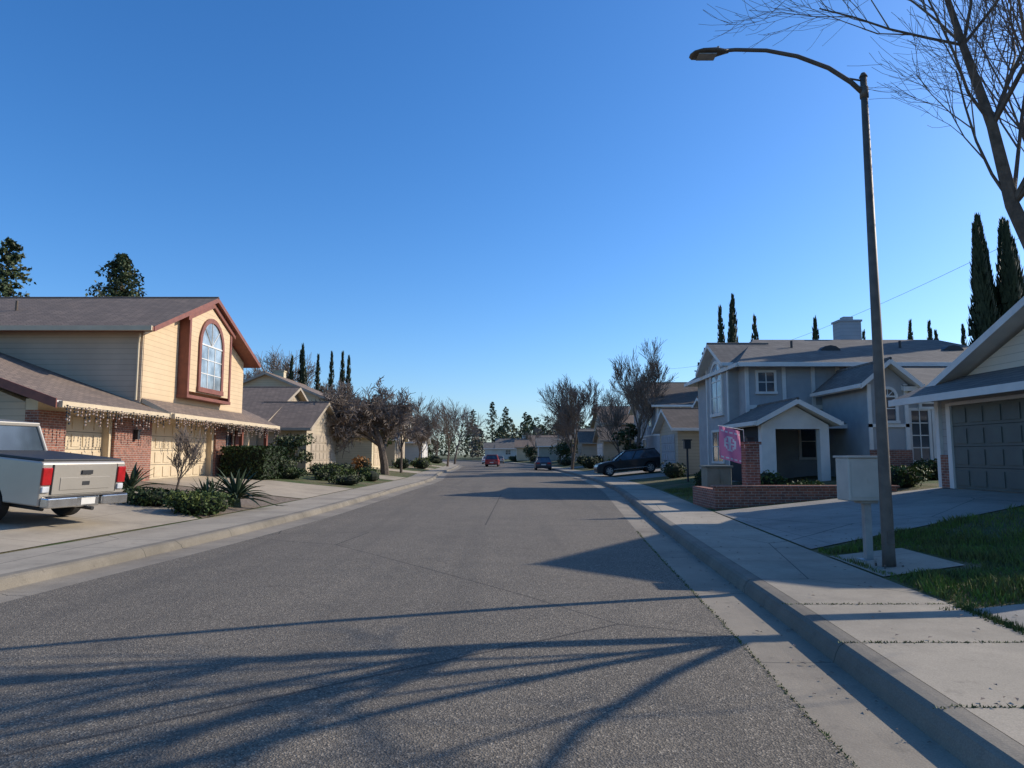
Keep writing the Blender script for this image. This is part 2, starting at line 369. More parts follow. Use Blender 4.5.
gable_roof(hA, -26.6, -12.95, 25.05, 35.75, 6.35, 8.6, 'x', ROOFB, REDTRIM)
mb = MB(); mb.box(-26.6, -12.98, 24.86, 24.98, 6.17, 6.34); mb.box(-12.6, -12.48, 19.4, 25.5, 3.02, 3.2); mb.box(-12.5, -12.38, 25.7, 37.4, 3.02, 3.22)
mb.tube([(-13.7, 25.47, 6.15), (-13.75, 25.5, 5.8), (-13.75, 25.5, 3.7)], .05, 6); mb.obj('gutters', CREAM, hA)
slab(hA, [(-12.5, 25.62, 3.24), (-12.5, 37.4, 3.24), (-13.58, 37.4, 3.78), (-13.58, 25.62, 3.78)], ROOFB, CREAM)
slab(hA, [(-13.58, 35.25, 3.78), (-13.58, 37.4, 3.78), (-17, 37.4, 5.2), (-17, 35.25, 5.2)], ROOFB, CREAM)
mb = MB(); bx = -13.2
mb.prism([(bx, 28.4, 4.3), (bx, 32.4, 4.3), (bx, 32.4, 7.3), (bx, 30.4, 8.1), (bx, 28.4, 7.3)], (-.4, 0, 0)); mb.obj('bay_wall', YEL, hA)
mb = MB(); mb.box(bx-.38, bx+.04, 28.24, 28.4, 4.15, 7.35); mb.box(bx-.38, bx+.04, 32.4, 32.56, 4.15, 7.35); mb.box(bx-.38, bx+.06, 28.2, 32.6, 4.02, 4.15)
mb.prism([(bx+.0, 30.4, 8.35), (bx+.0, 28.0, 7.35), (bx+.0, 28.0, 7.15), (bx+.0, 30.4, 8.15)], (.1, 0, 0)); mb.prism([(bx+.0, 30.4, 8.35), (bx+.0, 32.8, 7.35), (bx+.0, 32.8, 7.15), (bx+.0, 30.4, 8.15)], (.1, 0, 0))
mb.obj('bay_trim', REDTRIM, hA)
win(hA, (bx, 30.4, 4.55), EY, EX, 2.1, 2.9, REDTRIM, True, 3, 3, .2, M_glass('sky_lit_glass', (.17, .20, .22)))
mb = MB()
for x, y0, y1 in ((-12.42, 19.5, 25.4), (-12.32, 25.7, 37.3)):
    y = y0
    while y < y1:
        L = R.choice((.14, .22, .36, .48)); mb.box(x, x+.012, y, y+.012, 3.06-L, 3.06)
        for k in range(int(L/.09)+1): yy = y+R.uniform(-.02, .02); mb.box(x-.018, x+.024, yy-.02, yy+.02, 3.03-L+k*.095, 3.075-L+k*.095, R.choice((0, 1, 1)))
        y += R.uniform(.13, .24)
    mb.box(x, x+.014, y0, y1, 3.05, 3.065)
mb.obj('icicle_string_lights', [PLAS, BULB], hA)
mb = MB(); mb.fbox((-13.45, 25, 2.25), EY, EX, -.08, .08, 0, .3, 0, .16); mb.fbox((-13.45, 25, 2.5), EY, EX, -.11, .11, .05, .1, 0, .19); mb.obj('wall_lantern', PLAS, hA)
mb = MB()
mb.tube([(-20, 27.8, 7.3), (-20, 27.8, 7.9)], .05, 8)
mb.tube([(-16.5, 22, 4.3), (-16.5, 22, 4.9)], .05, 8); mb.obj('roof_vents', BARK, hA)

# ================================================================== generic houses
def house(name, s, xf, y0, y1, depth, st, wm, rm, tm, axis='x', garage=True, gm=None, dm=None, z=.8, tudor=False):
    h = grp(name); top = z+2.6*st+.1; e = .5; x0, x1 = sorted((xf, xf+s*depth)); n = EX if s < 0 else NX
    rise = (y1-y0)/2*.42 if axis == 'x' else depth/2*.42
    walls(h, x0, x1, y0, y1, z-.3, top, wm, axis, top+rise-.12)
    gable_roof(h, x0-e, x1+e, y0-e, y1+e, top-.15, top+rise+.05, axis, rm, tm)
    ym = (y0+y1)/2
    if garage:
        g0, g1 = y0+.2, y0+.2+(y1-y0)*.52; gx = xf-s*3
        a, b = sorted((gx, xf+s*.5)); gt = z+2.65
        walls(h, a, b, g0, g1, z-.3, gt, wm, 'x', gt+(g1-g0)/2*.45-.1, name='garage_walls')
        gable_roof(h, a-.45, b+.4, g0-.4, g1+.4, gt-.1, gt+(g1-g0)/2*.45+.1, 'x', rm, tm, name='garage_roof')
        gdoor(h, (gx-s*.01, (g0+g1)/2, z), EY, n, (g1-g0)*.74, 2.2, dm or WHITE, 6, 4)
        wy = (g1+y1)/2
    else: wy = ym
    win(h, (xf-s*.01, wy, z+1), EY, n, 1.5, 1.3, tm)
    if st > 1:
        for k in (.25, .72): win(h, (xf-s*.01, y0+(y1-y0)*k, z+3.5), EY, n, 1.3, 1.3, tm, arch=(k < .5))
    for k in range(2):
        xx = x0+(x1-x0)*(.25+.5*k)
        win(h, (xx, y0-.01, z+1), EX, NY, 1.3, 1.2, tm)
        if st > 1: win(h, (xx, y0-.01, z+3.6), EX, NY, 1.2, 1.1, tm)
    if tudor:
        mb = MB()
        for k in range(7): xx = x0+.1+(x1-x0-.2)*k/6; mb.box(xx-.07, xx+.07, y0-.04, y0, z+2.7, top-.2)
        mb.box(x0, x1, y0-.05, y0, z+2.55, z+2.7)
        for k in range(6): yy = y0+.1+(y1-y0-.2)*k/5; mb.fbox((xf, yy, 0), EY, n, -.07, .07, z+2.7, top-.2, 0, .04)
        mb.fbox((xf, ym, 0), EY, n, -(y1-y0)/2, (y1-y0)/2, z+2.55, z+2.7, 0, .05)
        mb.obj('timber_trim', tm, h)
    mb = MB(); cx = xf+s*depth*.6; mb.box(cx-.5, cx+.5, ym+1, ym+1.7, top, top+rise+.9); mb.box(cx-.56, cx+.56, ym+.94, ym+1.76, top+rise+.9, top+rise+1.0); mb.obj('chimney', wm, h)
    return h
TAN = M_siding('tan_siding', (.46, .37, .26)); OFFW = M_siding('offwhite_siding', (.64, .59, .51)); CRM = M_siding('cream_siding', (.66, .56, .42)); BLUG = M_siding('bluegrey_siding', (.36, .38, .40)); SAGE = M_siding('sage_siding', (.38, .37, .29)); PALEY = M_siding('pale_yellow_siding', (.62, .51, .33))
TANP = M('tan_paint', (.42, .34, .25), None, 2, .6)
house('tan_house', -1, -15.5, 42.5, 56.5, 16, 1, TAN, ROOFB, TANP, 'x', True, dm=TANP)
house('yellow_house', -1, -14.8, 59, 70, 12, 2, PALEY, ROOFB, TANP, 'y', True, dm=CREAM)
house('brown_roof_house', -1, -15.2, 73, 86, 14, 1, TAN, ROOFD, WHITE, 'x', True, dm=TANP)
house('white_house', -1, -14.5, 90, 101, 12, 2, OFFW, ROOFG, WHITE, 'x', True)
house('sage_house', -1, -16.5, 105, 117, 12, 1, SAGE, ROOFB, WHITE, 'y', True)
house('pale_house', -1, -19, 121, 133, 12, 2, PALEY, ROOFG, WHITE, 'x', True)
house('blue_grey_house', -1, -24, 140, 152, 12, 1, BLUG, ROOFG, WHITE, 'x', True)
house('white_house', -1, -30, 158, 170, 12, 2, OFFW, ROOFG, WHITE, 'x', True)
house('cottage_house', 1, 13.2, 43, 53, 12, 1, TAN, ROOFD, TRIMG, 'x', True, dm=GREYW2)
house('tudor_house', 1, 12.4, 60, 71, 12, 2, GREYW2, ROOFD, WHITE, 'x', False, tudor=True)
house('brown_roof_house', 1, 13.2, 78, 90, 12, 1, TAN, ROOFD, TANP, 'y', True)
house('tan_house', 1, 12.5, 95, 107, 12, 2, TAN, ROOFB, TANP, 'x', True, dm=TANP)
house('white_house', 1, 11, 112, 124, 12, 1, OFFW, ROOFG, WHITE, 'x', True)
house('sage_house', 1, 8, 130, 142, 12, 1, SAGE, ROOFG, WHITE, 'y', True)
house('pale_house', 1, 4, 150, 162, 12, 1, PALEY, ROOFB, TANP, 'x', True)
house('white_house', 1, -4, 182, 194, 12, 1, OFFW, ROOFG, WHITE, 'x', True)
for y in (45.5, 62, 76, 93): drape('driveway', [side(y-2.6, 1.83, -1), side(y+3, 1.83, -1), (XL(y)-12, y+3), (XL(y)-12, y-2.6)], DRIVE, n=8)
for y in (46, 53.5, 64, 82): drape('driveway', [side(y-2.6, 1.83, 1), side(y+3, 1.83, 1), (XR(y)+8, y+3), (XR(y)+8, y-2.6)], DRIVE2, n=8)

# ================================================================== RIGHT HOUSE 1
h1 = grp('garage_front_house')
walls(h1, 12.0, 26, 8, 19.7, .4, 3.5, GREYW, name='garage_walls')
walls(h1, 12.45, 26, 10.6, 19.8, 3.5, 3.55, CRM, 'x', 5.4, name='gable_walls')
gable_roof(h1, 11.95, 26.5, 10.0, 20.4, 3.55, 5.75, 'x', ROOFG, TRIMG)
slab(h1, [(11.1, 10, 3.3), (11.1, 20.4, 3.3), (12.44, 20.4, 3.86), (12.44, 10, 3.86)], ROOFG, TRIMG, name='pent_roof')
mb = MB(); mb.box(10.99, 11.09, 10, 20.4, 3.1, 3.28); mb.obj('gutter_trim', TRIMG, h1)
gdoor(h1, (11.98, 16.35, .82), EY, NX, 5.3, 2.2, GDOOR, 8, 4)
mb = MB(); mb.box(11.9, 12.0, 19.02, 19.2, .8, 3.1); mb.box(11.9, 12.0, 13.5, 13.68, .8, 3.1); mb.box(11.9, 12.0, 13.68, 19.02, 3.03, 3.12); mb.box(11.91, 12.0, 19.55, 19.72, .8, 3.2); mb.obj('door_trim', TRIMG, h1)
mb = MB(); mb.box(11.9, 12.0, 19.2, 19.55, .8, 1.7); mb.obj('brick_base', BRICK, h1)
walls(h1, 15.6, 25, 13.0, 19.6, 3.4, 6.7, GREYW, 'x', 8.1, name='shadow_storey_walls')  # upper storey out of frame, added to cast its shadow over driveway and road
gable_roof(h1, 15.1, 25.5, 12.6, 20.0, 6.65, 8.4, 'x', ROOFG, TRIMG, name='shadow_storey_roof')
win(h1, (15.6, 16.3, 5.9), EY, NX, 1.2, .9, TRIMG)

# ================================================================== RIGHT HOUSE 2
h2 = grp('grey_tudor_house')
walls(h2, 10.4, 23, 31, 39, .4, 5.85, GREYW2)
mb = MB()
z0, zr = 5.75, 7.5; xa, xb, ya, yb = 9.9, 23.6, 30.4, 39.6; ym = 35; r0, r1 = 12.2, 21.5
for P in ([(xa, ya, z0), (xb, ya, z0), (r1, ym, zr), (r0, ym, zr)], [(xa, yb, z0), (xa, ya, z0), (r0, ym, zr)], [(xb, ya, z0), (xb, yb, z0), (r1, ym, zr)], [(xb, yb, z0), (xa, yb, z0), (r0, ym, zr), (r1, ym, zr)]): mb.prism(P, (0, 0, -.2), 0, 1)
mb.box(xa, xb, ya-.12, ya-.02, z0-.2, z0-.03, 1); mb.box(xa-.12, xa-.02, ya, yb, z0-.2, z0-.03, 1)
mb.obj('roof', [ROOFG, TRIMG], h2)
walls(h2, 9.95, 10.5, 32, 35.6, .4, 6.0, GREYW2, 'x', 7.0, name='bay_walls')
gable_roof(h2, 9.5, 12.5, 31.6, 36.0, 5.9, 7.1, 'x', ROOFG, TRIMG, name='bay_roof')
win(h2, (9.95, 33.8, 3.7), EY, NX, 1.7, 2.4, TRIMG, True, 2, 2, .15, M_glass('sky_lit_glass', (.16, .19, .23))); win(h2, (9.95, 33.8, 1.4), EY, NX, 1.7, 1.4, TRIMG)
mb = MB()
for x in (10.45, 12.1, 13.4, 14.5, 16.2): mb.box(x-.08, x+.08, 30.95, 31, 3.9 if x > 11 else .8, 5.6)
mb.box(10.4, 18, 30.94, 31, 3.72, 3.9); mb.box(9.9, 9.95, 32, 32.14, .8, 6); mb.box(9.9, 9.95, 35.46, 35.6, .8, 6); mb.obj('timber_trim', TRIMG, h2)
win(h2, (11.3, 31, 4.5), EX, NY, .7, .85, TRIMG, rows=2); win(h2, (15.3, 31, 4.2), EX, NY, .8, 1.3, TRIMG, True); win(h2, (13.4, 31, 1.6), EX, NY, 1.3, 1.4, TRIMG)
walls(h2, 13.8, 19, 27, 31, .4, 4.35, GREYW2, name='wing_walls')
slab(h2, [(14.9, 26.5, 4.3), (19.5, 26.5, 4.3), (19.5, 31.2, 5.8), (14.9, 31.2, 5.8)], ROOFG, TRIMG, name='wing_roof')
walls(h2, 13.6, 15.1, 26.7, 30.6, .4, 4.45, GREYW2, 'y', 5.15, name='gable_walls')
gable_roof(h2, 13.2, 15.5, 26.3, 30.7, 4.4, 5.35, 'y', ROOFG, TRIMG, name='gable_roof')
win(h2, (14.35, 26.7, 3.0), EX, NY, .55, 1.2, TRIMG, True, 1, 2)
win(h2, (15.7, 27, 1.5), EX, NY, .65, 1.9, TRIMG, False, 2, 4); win(h2, (16.6, 27, 1.5), EX, NY, .65, 1.9, TRIMG, False, 2, 4); win(h2, (16.1, 27, 3.55), EX, NY, .6, .45, TRIMG, True, 1, 1)
mb = MB(); mb.box(13.58, 15.12, 26.64, 26.7, 2.75, 2.88); mb.box(13.58, 13.72, 26.64, 26.7, .8, 4.4); mb.box(14.98, 15.12, 26.64, 26.7, .8, 4.4); mb.box(17.3, 17.45, 26.95, 27, .8, 4.2); mb.obj('wing_trim', TRIMG, h2)
mb = MB(); mb.box(17.5, 19, 26.9, 27, .8, 1.9); mb.box(13.55, 15.15, 26.6, 26.64, .8, 1.9); mb.obj('brick_base', BRICK, h2)
gable_roof(h2, 9.3, 12.5, 26.6, 31.1, 3.0, 3.85, 'y', ROOFG, TRIMG, name='porch_roof')
mb = MB(); mb.prism([(9.6, 27, 2.85), (12.2, 27, 2.85), (10.9, 27, 3.6)], (0, .15, 0)); mb.box(9.6, 9.95, 27, 27.35, .6, 2.85); mb.box(11.85, 12.2, 27, 27.35, .6, 2.85); mb.box(9.95, 10.15, 27.02, 27.2, .6, 2.7)
mb.box(9.95, 11.85, 27.02, 27.2, 2.7, 2.86); mb.obj('porch_front', TRIMG, h2)
mb = MB(); mb.box(10.4, 11.4, 30.93, 31, .8, 2.9); mb.box(9.6, 9.7, 27.35, 31, .6, 2.85); mb.obj('front_door', DARK, h2)
slab(h2, [(12.5, 28.4, 2.95), (13.6, 28.4, 2.95), (13.6, 31, 3.7), (12.5, 31, 3.7)], ROOFG, TRIMG, name='entry_roof')
mb = MB(); mb.box(16.9, 18.0, 35.6, 36.4, 6.8, 8.55); mb.box(16.85, 18.05, 35.55, 36.45, 8.55, 8.65); mb.box(17.2, 17.7, 35.8, 36.2, 8.65, 8.85); mb.obj('chimney', BLUG, h2)
mb = MB()
for x in (15.0, 20.8):
    for k in range(6):
        t0, t1 = math.pi*k/6, math.pi*(k+1)/6
        mb.prism([(x, 32.6, 6.5), (x+.5*math.cos(t0), 32.6, 6.5+.35*math.sin(t0)), (x+.5*math.cos(t1), 32.6, 6.5+.35*math.sin(t1))], (0, 1.0, 0))
for x in (13.4, 18.6): mb.tube([(x, 33.2, 6.6), (x, 33.2, 7.15)], .06, 8)
mb.obj('roof_vents', PLAS, h2)

# ================================================================== vegetation
def rnd(r, a=1): return V((r.uniform(-a, a), r.uniform(-a, a), r.uniform(-a, a)))
def grow(mb, p, d, L, r, lev, mx, rg, spread=.75, up=.12, nc=4, mi=0, jit=.16, rmin=0):
    ns = 4 if lev < 2 else 3; pts = [V(p)]; rad = [max(r, rmin)]; d = V(d).normalized(); dirs = [d]
    for i in range(ns):
        d = (d+rnd(rg, jit)+V((0, 0, up))).normalized(); pts.append(pts[-1]+d*L/ns); rad.append(max(rmin*.8, r*(1-.55*(i+1)/ns))); dirs.append(d)
    mb.tube(pts, rad, 7 if lev == 0 else (5 if lev == 1 else 3), 0 if lev < 2 else 1, cap=False)
    if lev >= mx: return
    for k in range(nc):
        t = .3+.7*(k+rg.random()*.6)/nc if lev > 0 else .45+.55*(k+rg.random())/nc
        t = min(t, .999); i = int(t*ns); f = t*ns-i; q = pts[i].lerp(pts[i+1], f)
        a = dirs[i+1].orthogonal().normalized(); a.rotate(Matrix.Rotation(rg.uniform(0, 6.283)+k*2.4, 3, dirs[i+1]))
        nd = (dirs[i+1]*math.cos(spread)+a*math.sin(spread))
        grow(mb, q, nd, L*rg.uniform(.52, .78), r*(1-.5*t)*.62, lev+1, mx, rg, spread, up, nc, mi, jit, rmin)
def bare_tree(x, y, h, seed, mx=4, nc=4, spread=.62, rk=.016, name='bare_tree', up=.12, trunkfrac=.42, rmin=.012):
    rg = random.Random(seed); g = grp(name); mb = MB(); z = H(x, y)
    grow(mb, (x, y, z-.1), (rg.uniform(-.04, .04), rg.uniform(-.04, .04), 1), h*trunkfrac, h*rk, 0, mx, rg, spread, up, nc+1, rmin=rmin)
    zt = max(v[2] for v in mb.v)-z; k = h/zt
    mb.v = [(x+(a-x)*k, y+(b-y)*k, z+(c-z)*k) for a, b, c in mb.v]
    mb.obj('trunk_and_branches', [BARK, TWIG], g, recalc=False); return g
def leaf(mb, p, s, rg, mi, upb=0):
    a = rnd(rg).normalized(); b = (rnd(rg)+V((0, 0, upb))).normalized(); b = (b-a*b.dot(a)).normalized()
    o = len(mb.v)
    for q in (p-a*s*.45, p+b*s, p+a*s*.45, p-b*s*.6): mb.v.append((q.x, q.y, q.z))
    mb.f.append((o, o+1, o+2, o+3)); mb.m.append(mi)
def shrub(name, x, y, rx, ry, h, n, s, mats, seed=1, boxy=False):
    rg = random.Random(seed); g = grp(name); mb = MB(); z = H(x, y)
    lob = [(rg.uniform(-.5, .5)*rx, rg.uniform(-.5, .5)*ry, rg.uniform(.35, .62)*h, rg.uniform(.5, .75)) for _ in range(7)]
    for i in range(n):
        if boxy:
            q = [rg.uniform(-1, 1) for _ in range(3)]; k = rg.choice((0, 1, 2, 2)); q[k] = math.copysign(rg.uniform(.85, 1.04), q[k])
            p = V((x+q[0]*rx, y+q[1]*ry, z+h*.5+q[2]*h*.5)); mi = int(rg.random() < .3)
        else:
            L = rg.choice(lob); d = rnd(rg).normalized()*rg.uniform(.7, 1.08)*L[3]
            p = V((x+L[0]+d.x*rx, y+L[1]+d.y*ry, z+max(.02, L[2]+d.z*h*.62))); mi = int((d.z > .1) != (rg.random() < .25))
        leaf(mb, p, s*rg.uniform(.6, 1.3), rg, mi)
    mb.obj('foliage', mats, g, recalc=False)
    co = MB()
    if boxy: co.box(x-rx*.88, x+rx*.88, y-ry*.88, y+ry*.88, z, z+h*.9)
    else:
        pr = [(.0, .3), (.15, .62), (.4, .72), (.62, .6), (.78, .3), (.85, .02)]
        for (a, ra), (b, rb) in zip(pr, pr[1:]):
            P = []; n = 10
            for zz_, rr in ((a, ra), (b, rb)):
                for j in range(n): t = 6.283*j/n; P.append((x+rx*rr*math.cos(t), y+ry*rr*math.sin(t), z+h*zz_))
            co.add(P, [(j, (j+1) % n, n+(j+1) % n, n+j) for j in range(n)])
    co.obj('dark_core', INNER, g); return g  # near-black solid core filling the inside of the leaf shell
def leafy_tree(name, x, y, h, w, n, s, mats, seed, z=None):
    rg = random.Random(seed); g = grp(name); mb = MB(); z = H(x, y) if z is None else z; br = MB()
    br.tube([(x, y, z), (x+.1, y, z+h*.35), (x, y+.1, z+h*.7)], [h*.025, h*.018, h*.008], 7)
    cl = [(rg.uniform(-1, 1)*w*.6, rg.uniform(-1, 1)*w*.6, h*rg.uniform(.38, .85), rg.uniform(.28, .5)*w) for _ in range(12)]
    for c in cl: br.tube([(x, y, z+h*.35), (x+c[0]*.6, y+c[1]*.6, z+c[2]*.85), (x+c[0], y+c[1], z+c[2])], [h*.01, h*.006, .01], 4)
    for i in range(n):
        c = rg.choice(cl); d = rnd(rg).normalized()*rg.uniform(.55, 1.1)*c[3]
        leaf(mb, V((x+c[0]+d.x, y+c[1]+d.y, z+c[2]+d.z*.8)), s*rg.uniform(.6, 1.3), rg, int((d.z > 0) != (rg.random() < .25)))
    mb.obj('foliage', mats, g, recalc=False); br.obj('trunk', BARK, g, recalc=False); return g
def cypress(x, y, h, w, seed, n=1500, name='cypress_tree', z=.8):
    rg = random.Random(seed); g = grp(name); mb = MB()
    pr = lambda t: w*(.25+.75*min(1, t/.15)) * (1-max(0, (t-.2)/.8)**1.3)+.03
    ph = rg.uniform(0, 6); bx, by = rg.uniform(-.03, .03)*h, rg.uniform(-.02, .02)*h
    for i in range(n):
        t = rg.random()**1.1; a = rg.uniform(0, 6.283)
        r = pr(t)*(rg.uniform(.6, 1.1)+.16*math.sin(5*a+ph+9*t)+.1*math.sin(23*t+ph)); p = V((x+bx*t*t+r*math.cos(a), y+r*math.sin(a), z+.2+t*h))
        s = rg.uniform(.6, 1.3)*.035*h**.75; d = V((math.cos(a)*.25, math.sin(a)*.25, 1)).normalized(); sd = V((-math.sin(a+rg.uniform(-1, 1)), math.cos(a), 0))
        o = len(mb.v)
        for q in (p-sd*s*.4, p+sd*s*.4, p+d*s*1.8): mb.v.append(tuple(q))
        mb.f.append((o, o+1, o+2)); mb.m.append(0)
    mb.obj('foliage', CYP, g, recalc=False)
    co = MB(); co.tube([(x+bx*t*t, y, z+h*t) for t in (0, .05, .2, .5, .8, 1)], [pr(t)*.65 if t > 0 else .1 for t in (0, .05, .2, .5, .8, .99)], 8); co.obj('trunk', CYP, g); return g  # inner core tube in the foliage colour, behind the leaf triangles
def conifer(x, y, h, w, seed, n=3000, name='conifer_tree', mats=(PINEL, CYP), z=.8, droop=.25, pw=.7, ls=.02):
    rg = random.Random(seed); g = grp(name); mb = MB(); co = MB(); co.tube([(x, y, z), (x, y, z+h*.97)], [h*.015, .03], 6)
    nb = int(n/28)
    for i in range(nb):
        t = .08+.92*(i/nb); a = i*2.4+rg.uniform(-.8, .8); L = w*(1-t)**pw*rg.uniform(.5, 1.25)+.12
        p0 = V((x, y, z+h*t)); d = V((math.cos(a), math.sin(a), rg.uniform(-.1, .35))); co.tube([p0, p0+d*L], [.03, .01], 3, cap=False)
        for k in range(28):
            u = rg.uniform(.2, 1); q = p0+d*L*u+V((0, 0, -droop*u*u*L*.5))+rnd(rg, .12*L+.08); leaf(mb, q, rg.uniform(.6, 1.2)*ls*h, rg, int(rg.random() < .4))
    mb.obj('foliage', list(mats), g, recalc=False); co.obj('trunk', BARK, g); return g
def spiky(x, y, r, n, seed, name='cycad_plant', wd=.05):
    rg = random.Random(seed); g = grp(name); mb = MB(); z = H(x, y)
    mb.tube([(x, y, z), (x, y, z+.25*r)], [.14*r, .1*r], 8, 0)
    for i in range(n):
        a = i*2.4+rg.uniform(-.2, .2); el = rg.uniform(.1, 1.35); L = r*rg.uniform(.75, 1.1); c = V((math.cos(a), math.sin(a), 0)); sd = V((-math.sin(a), math.cos(a), 0))
        pts = []
        for k in range(6):
            t = k/5; rr = L*t*math.cos(el)*(1+.2*t); zz = .2*r+L*t*math.sin(el)-L*.45*t*t*math.cos(el); pts.append((V((x, y, z+max(.02, zz)))+c*rr, wd*r*(math.sin(math.pi*min(1, t*.85+.12)))))
        for (p, w), (q, w2) in zip(pts, pts[1:]):
            mb.add([p-sd*w+V((0, 0, w*.6)), p, q, q-sd*w2+V((0, 0, w2*.6))], [(0, 1, 2, 3)]); mb.add([p, p+sd*w+V((0, 0, w*.6)), q+sd*w2+V((0, 0, w2*.6)), q], [(0, 1, 2, 3)])
    mb.obj('leaves', AGV, g, recalc=False); return g

# near tree on the right
g = grp('bare_street_tree'); mb = MB(); rg = random.Random(21)
P = [V(p) for p in ((8.5, 7.6, .3), (8.0, 8.0, 1.4), (7.35, 8.6, 2.9), (6.9, 8.9, 4.1), (6.64, 9, 5.0), (6.45, 9, 6.1), (6.2, 9.1, 7.3), (5.95, 9.2, 8.6), (5.8, 9.3, 9.8))]
mb.tube(P, [.16, .14, .115, .10, .085, .066, .048, .03, .01], 9, 0)
for (i, d, L, r) in ((4, (-.35, .1, 1), 2.0, .024), (5, (-.8, -.1, .9), 2.2, .024), (5, (.6, .2, 1), 2.6, .032), (6, (-1.0, -.1, .35), 2.0, .022), (6, (.7, -.2, .9), 2.4, .024), (6, (-.3, .5, 1), 2.2, .02), (7, (-.9, 0, .6), 2, .016), (7, (.6, .2, .9), 2, .016), (3, (.7, .5, 1), 3.5, .05), (4, (.9, .3, .8), 2.6, .03), (5, (.3, .6, .9), 2.6, .027), (4, (.5, .5, 1.2), 3.0, .032), (3, (.25, .5, 1.2), 3.2, .04), (6, (.2, .2, 1.2), 2.6, .024)):
    grow(mb, P[i], d, L, r, 1, 4, rg, .5, .08, 5, jit=.2, rmin=.0036)
for (i, d, L, r) in ((2, (.1, -.55, 1.2), 3.8, .07), (2, (.8, .1, 1.2), 3.8, .07), (3, (.1, -.7, 1), 3.8, .07), (3, (-.25, -.8, 1.1), 3.6, .06), (3, (.6, -.5, 1.1), 3.6, .06), (4, (.1, -.9, .9), 3.4, .05), (4, (.6, -.7, .9), 3.2, .045), (3, (.3, -1.0, .8), 3.6, .05), (5, (.3, -.9, .9), 3.0, .035), (2, (.4, -.8, 1.0), 4.0, .06), (3, (.9, -.8, .9), 3.8, .05)):
    grow(mb, P[i], d, L, r, 1, 5, rg, .45, .04, 4, jit=.18, rmin=.007)
mb.obj('trunk_and_branches', [BARK, TWIG], g, recalc=False)

# left yard
spiky(-7.95, 20.4, 1.15, 46, 3); spiky(-8.3, 19.2, .85, 34, 4); spiky(-10.9, 20.2, 1.0, 40, 5); spiky(-9.2, 21.8, .8, 30, 6)
shrub('low_shrub', -8.0, 18.2, .95, .8, .62, 2600, .055, [SH1, SH2], 3)
shrub('low_shrub', -9.6, 18.9, .8, .6, .5, 1500, .055, [SH1, HEDGE], 4)
shrub('clipped_hedge', -12.2, 33.6, 1.0, 1.7, 1.45, 6000, .085, [HEDGE, SH1], 5, boxy=True)
bare_tree(-10.9, 22.9, 2.2, 5, 4, 4, .42, .012, 'bare_shrub', .15, .25, .005)
rg = random.Random(9)
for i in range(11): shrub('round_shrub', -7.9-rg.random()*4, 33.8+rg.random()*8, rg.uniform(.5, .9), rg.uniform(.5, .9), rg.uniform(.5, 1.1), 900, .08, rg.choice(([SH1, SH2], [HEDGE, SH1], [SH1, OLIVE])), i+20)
shrub('autumn_shrub', -9.9, 47, .7, .7, 1.3, 700, .1, [ORG, ORG], 8)
leafy_tree('small_evergreen_tree', -12.8, 41, 2.3, 1.2, 1600, .12, [SH1, OLIVE], 88)
# trees left
bare_tree(-9.0, 50, 7.2, 31, 5, 5, .8, .026, trunkfrac=.28, rmin=.013, up=.05); bare_tree(-27.5, 80, 13.6, 32, 5, 4, .65, rmin=.022); bare_tree(-24, 76, 12, 33, 5, 4, .65, rmin=.022); bare_tree(-32, 86, 13.4, 39, 5, 4, .65, rmin=.022)
bare_tree(-8.8, 96, 9.6, 34, 4, 4, .55, rmin=.02); bare_tree(-9.6, 118, 11.5, 35, 4, 4, .55, rmin=.025); bare_tree(-10.2, 76, 7.4, 36, 5, 4, .75, rmin=.015); bare_tree(-15, 140, 12, 37, 4, 4, rmin=.03)
for i, (u, h) in enumerate(((288, 11.2), (298, 12), (304, 12.4), (313, 11.5), (330, 11.6), (339, 11.8), (348, 11.2))): cypress((u-512)/700*75, 75+i % 2, h, .6, i+40, 700)
conifer(-34.2, 60, 18.4, 6.0, 50, 9000, pw=.62, ls=.013, droop=.1, mats=(PINEL, OLIVE)); conifer(-45.6, 62, 20.4, 5.0, 51, 5000, pw=.62, ls=.014, mats=(PINEL, OLIVE))
# right side trees
bare_tree(6.4, 75, 10.6, 61, 5, 4, .45, .013, trunkfrac=.3, rmin=.015); bare_tree(10.6, 62, 11.3, 62, 5, 4, .45, .014, trunkfrac=.3, rmin=.013); bare_tree(7.5, 100, 9, 63, 4, 4, rmin=.02); bare_tree(8.5, 118, 11, 64, 4, 4, rmin=.025); bare_tree(14, 95, 12, 65, 4, 4, rmin=.02)
conifer(19.7, 70, 11.6, 3.2, 66, 4500)
for i, (u, v) in enumerate(((725, 310), (737, 303), (743, 293), (758, 318), (824, 318), (880, 330), (912, 324), (943, 322), (958, 330), (970, 328))): cypress((u-512)/700*62, 62+i % 3, .9+62*(455-v)/700, .75, i+70, 800)
for i, (x, y, h) in enumerate(((24.1, 35, 12.2), (24.9, 36, 13.0), (25.5, 35.2, 12.4), (26.1, 36.2, 12.9), (27.0, 36.5, 12.0))): cypress(x, y, h, .85, 90+i, 4000)
rg = random.Random(12)
for i, (x, y, r, h) in enumerate(((9.2, 25.5, .6, .7), (12.9, 26.3, .6, .8), (13.5, 25.6, .5, .7), (15.4, 25.8, .8, .8), (16.9, 25.8, .8, .8), (8.3, 30, .7, .8), (11.7, 21.2, .7, .7), (10.6, 21.3, .6, .6), (8.8, 21.1, .5, .5), (9.4, 41, .8, 1), (8.2, 58, .8, 1.2))): shrub('round_shrub', x, y, r, r, h, 900, .08, [SH1, HEDGE] if i % 2 else [SH1, SH2], 100+i)
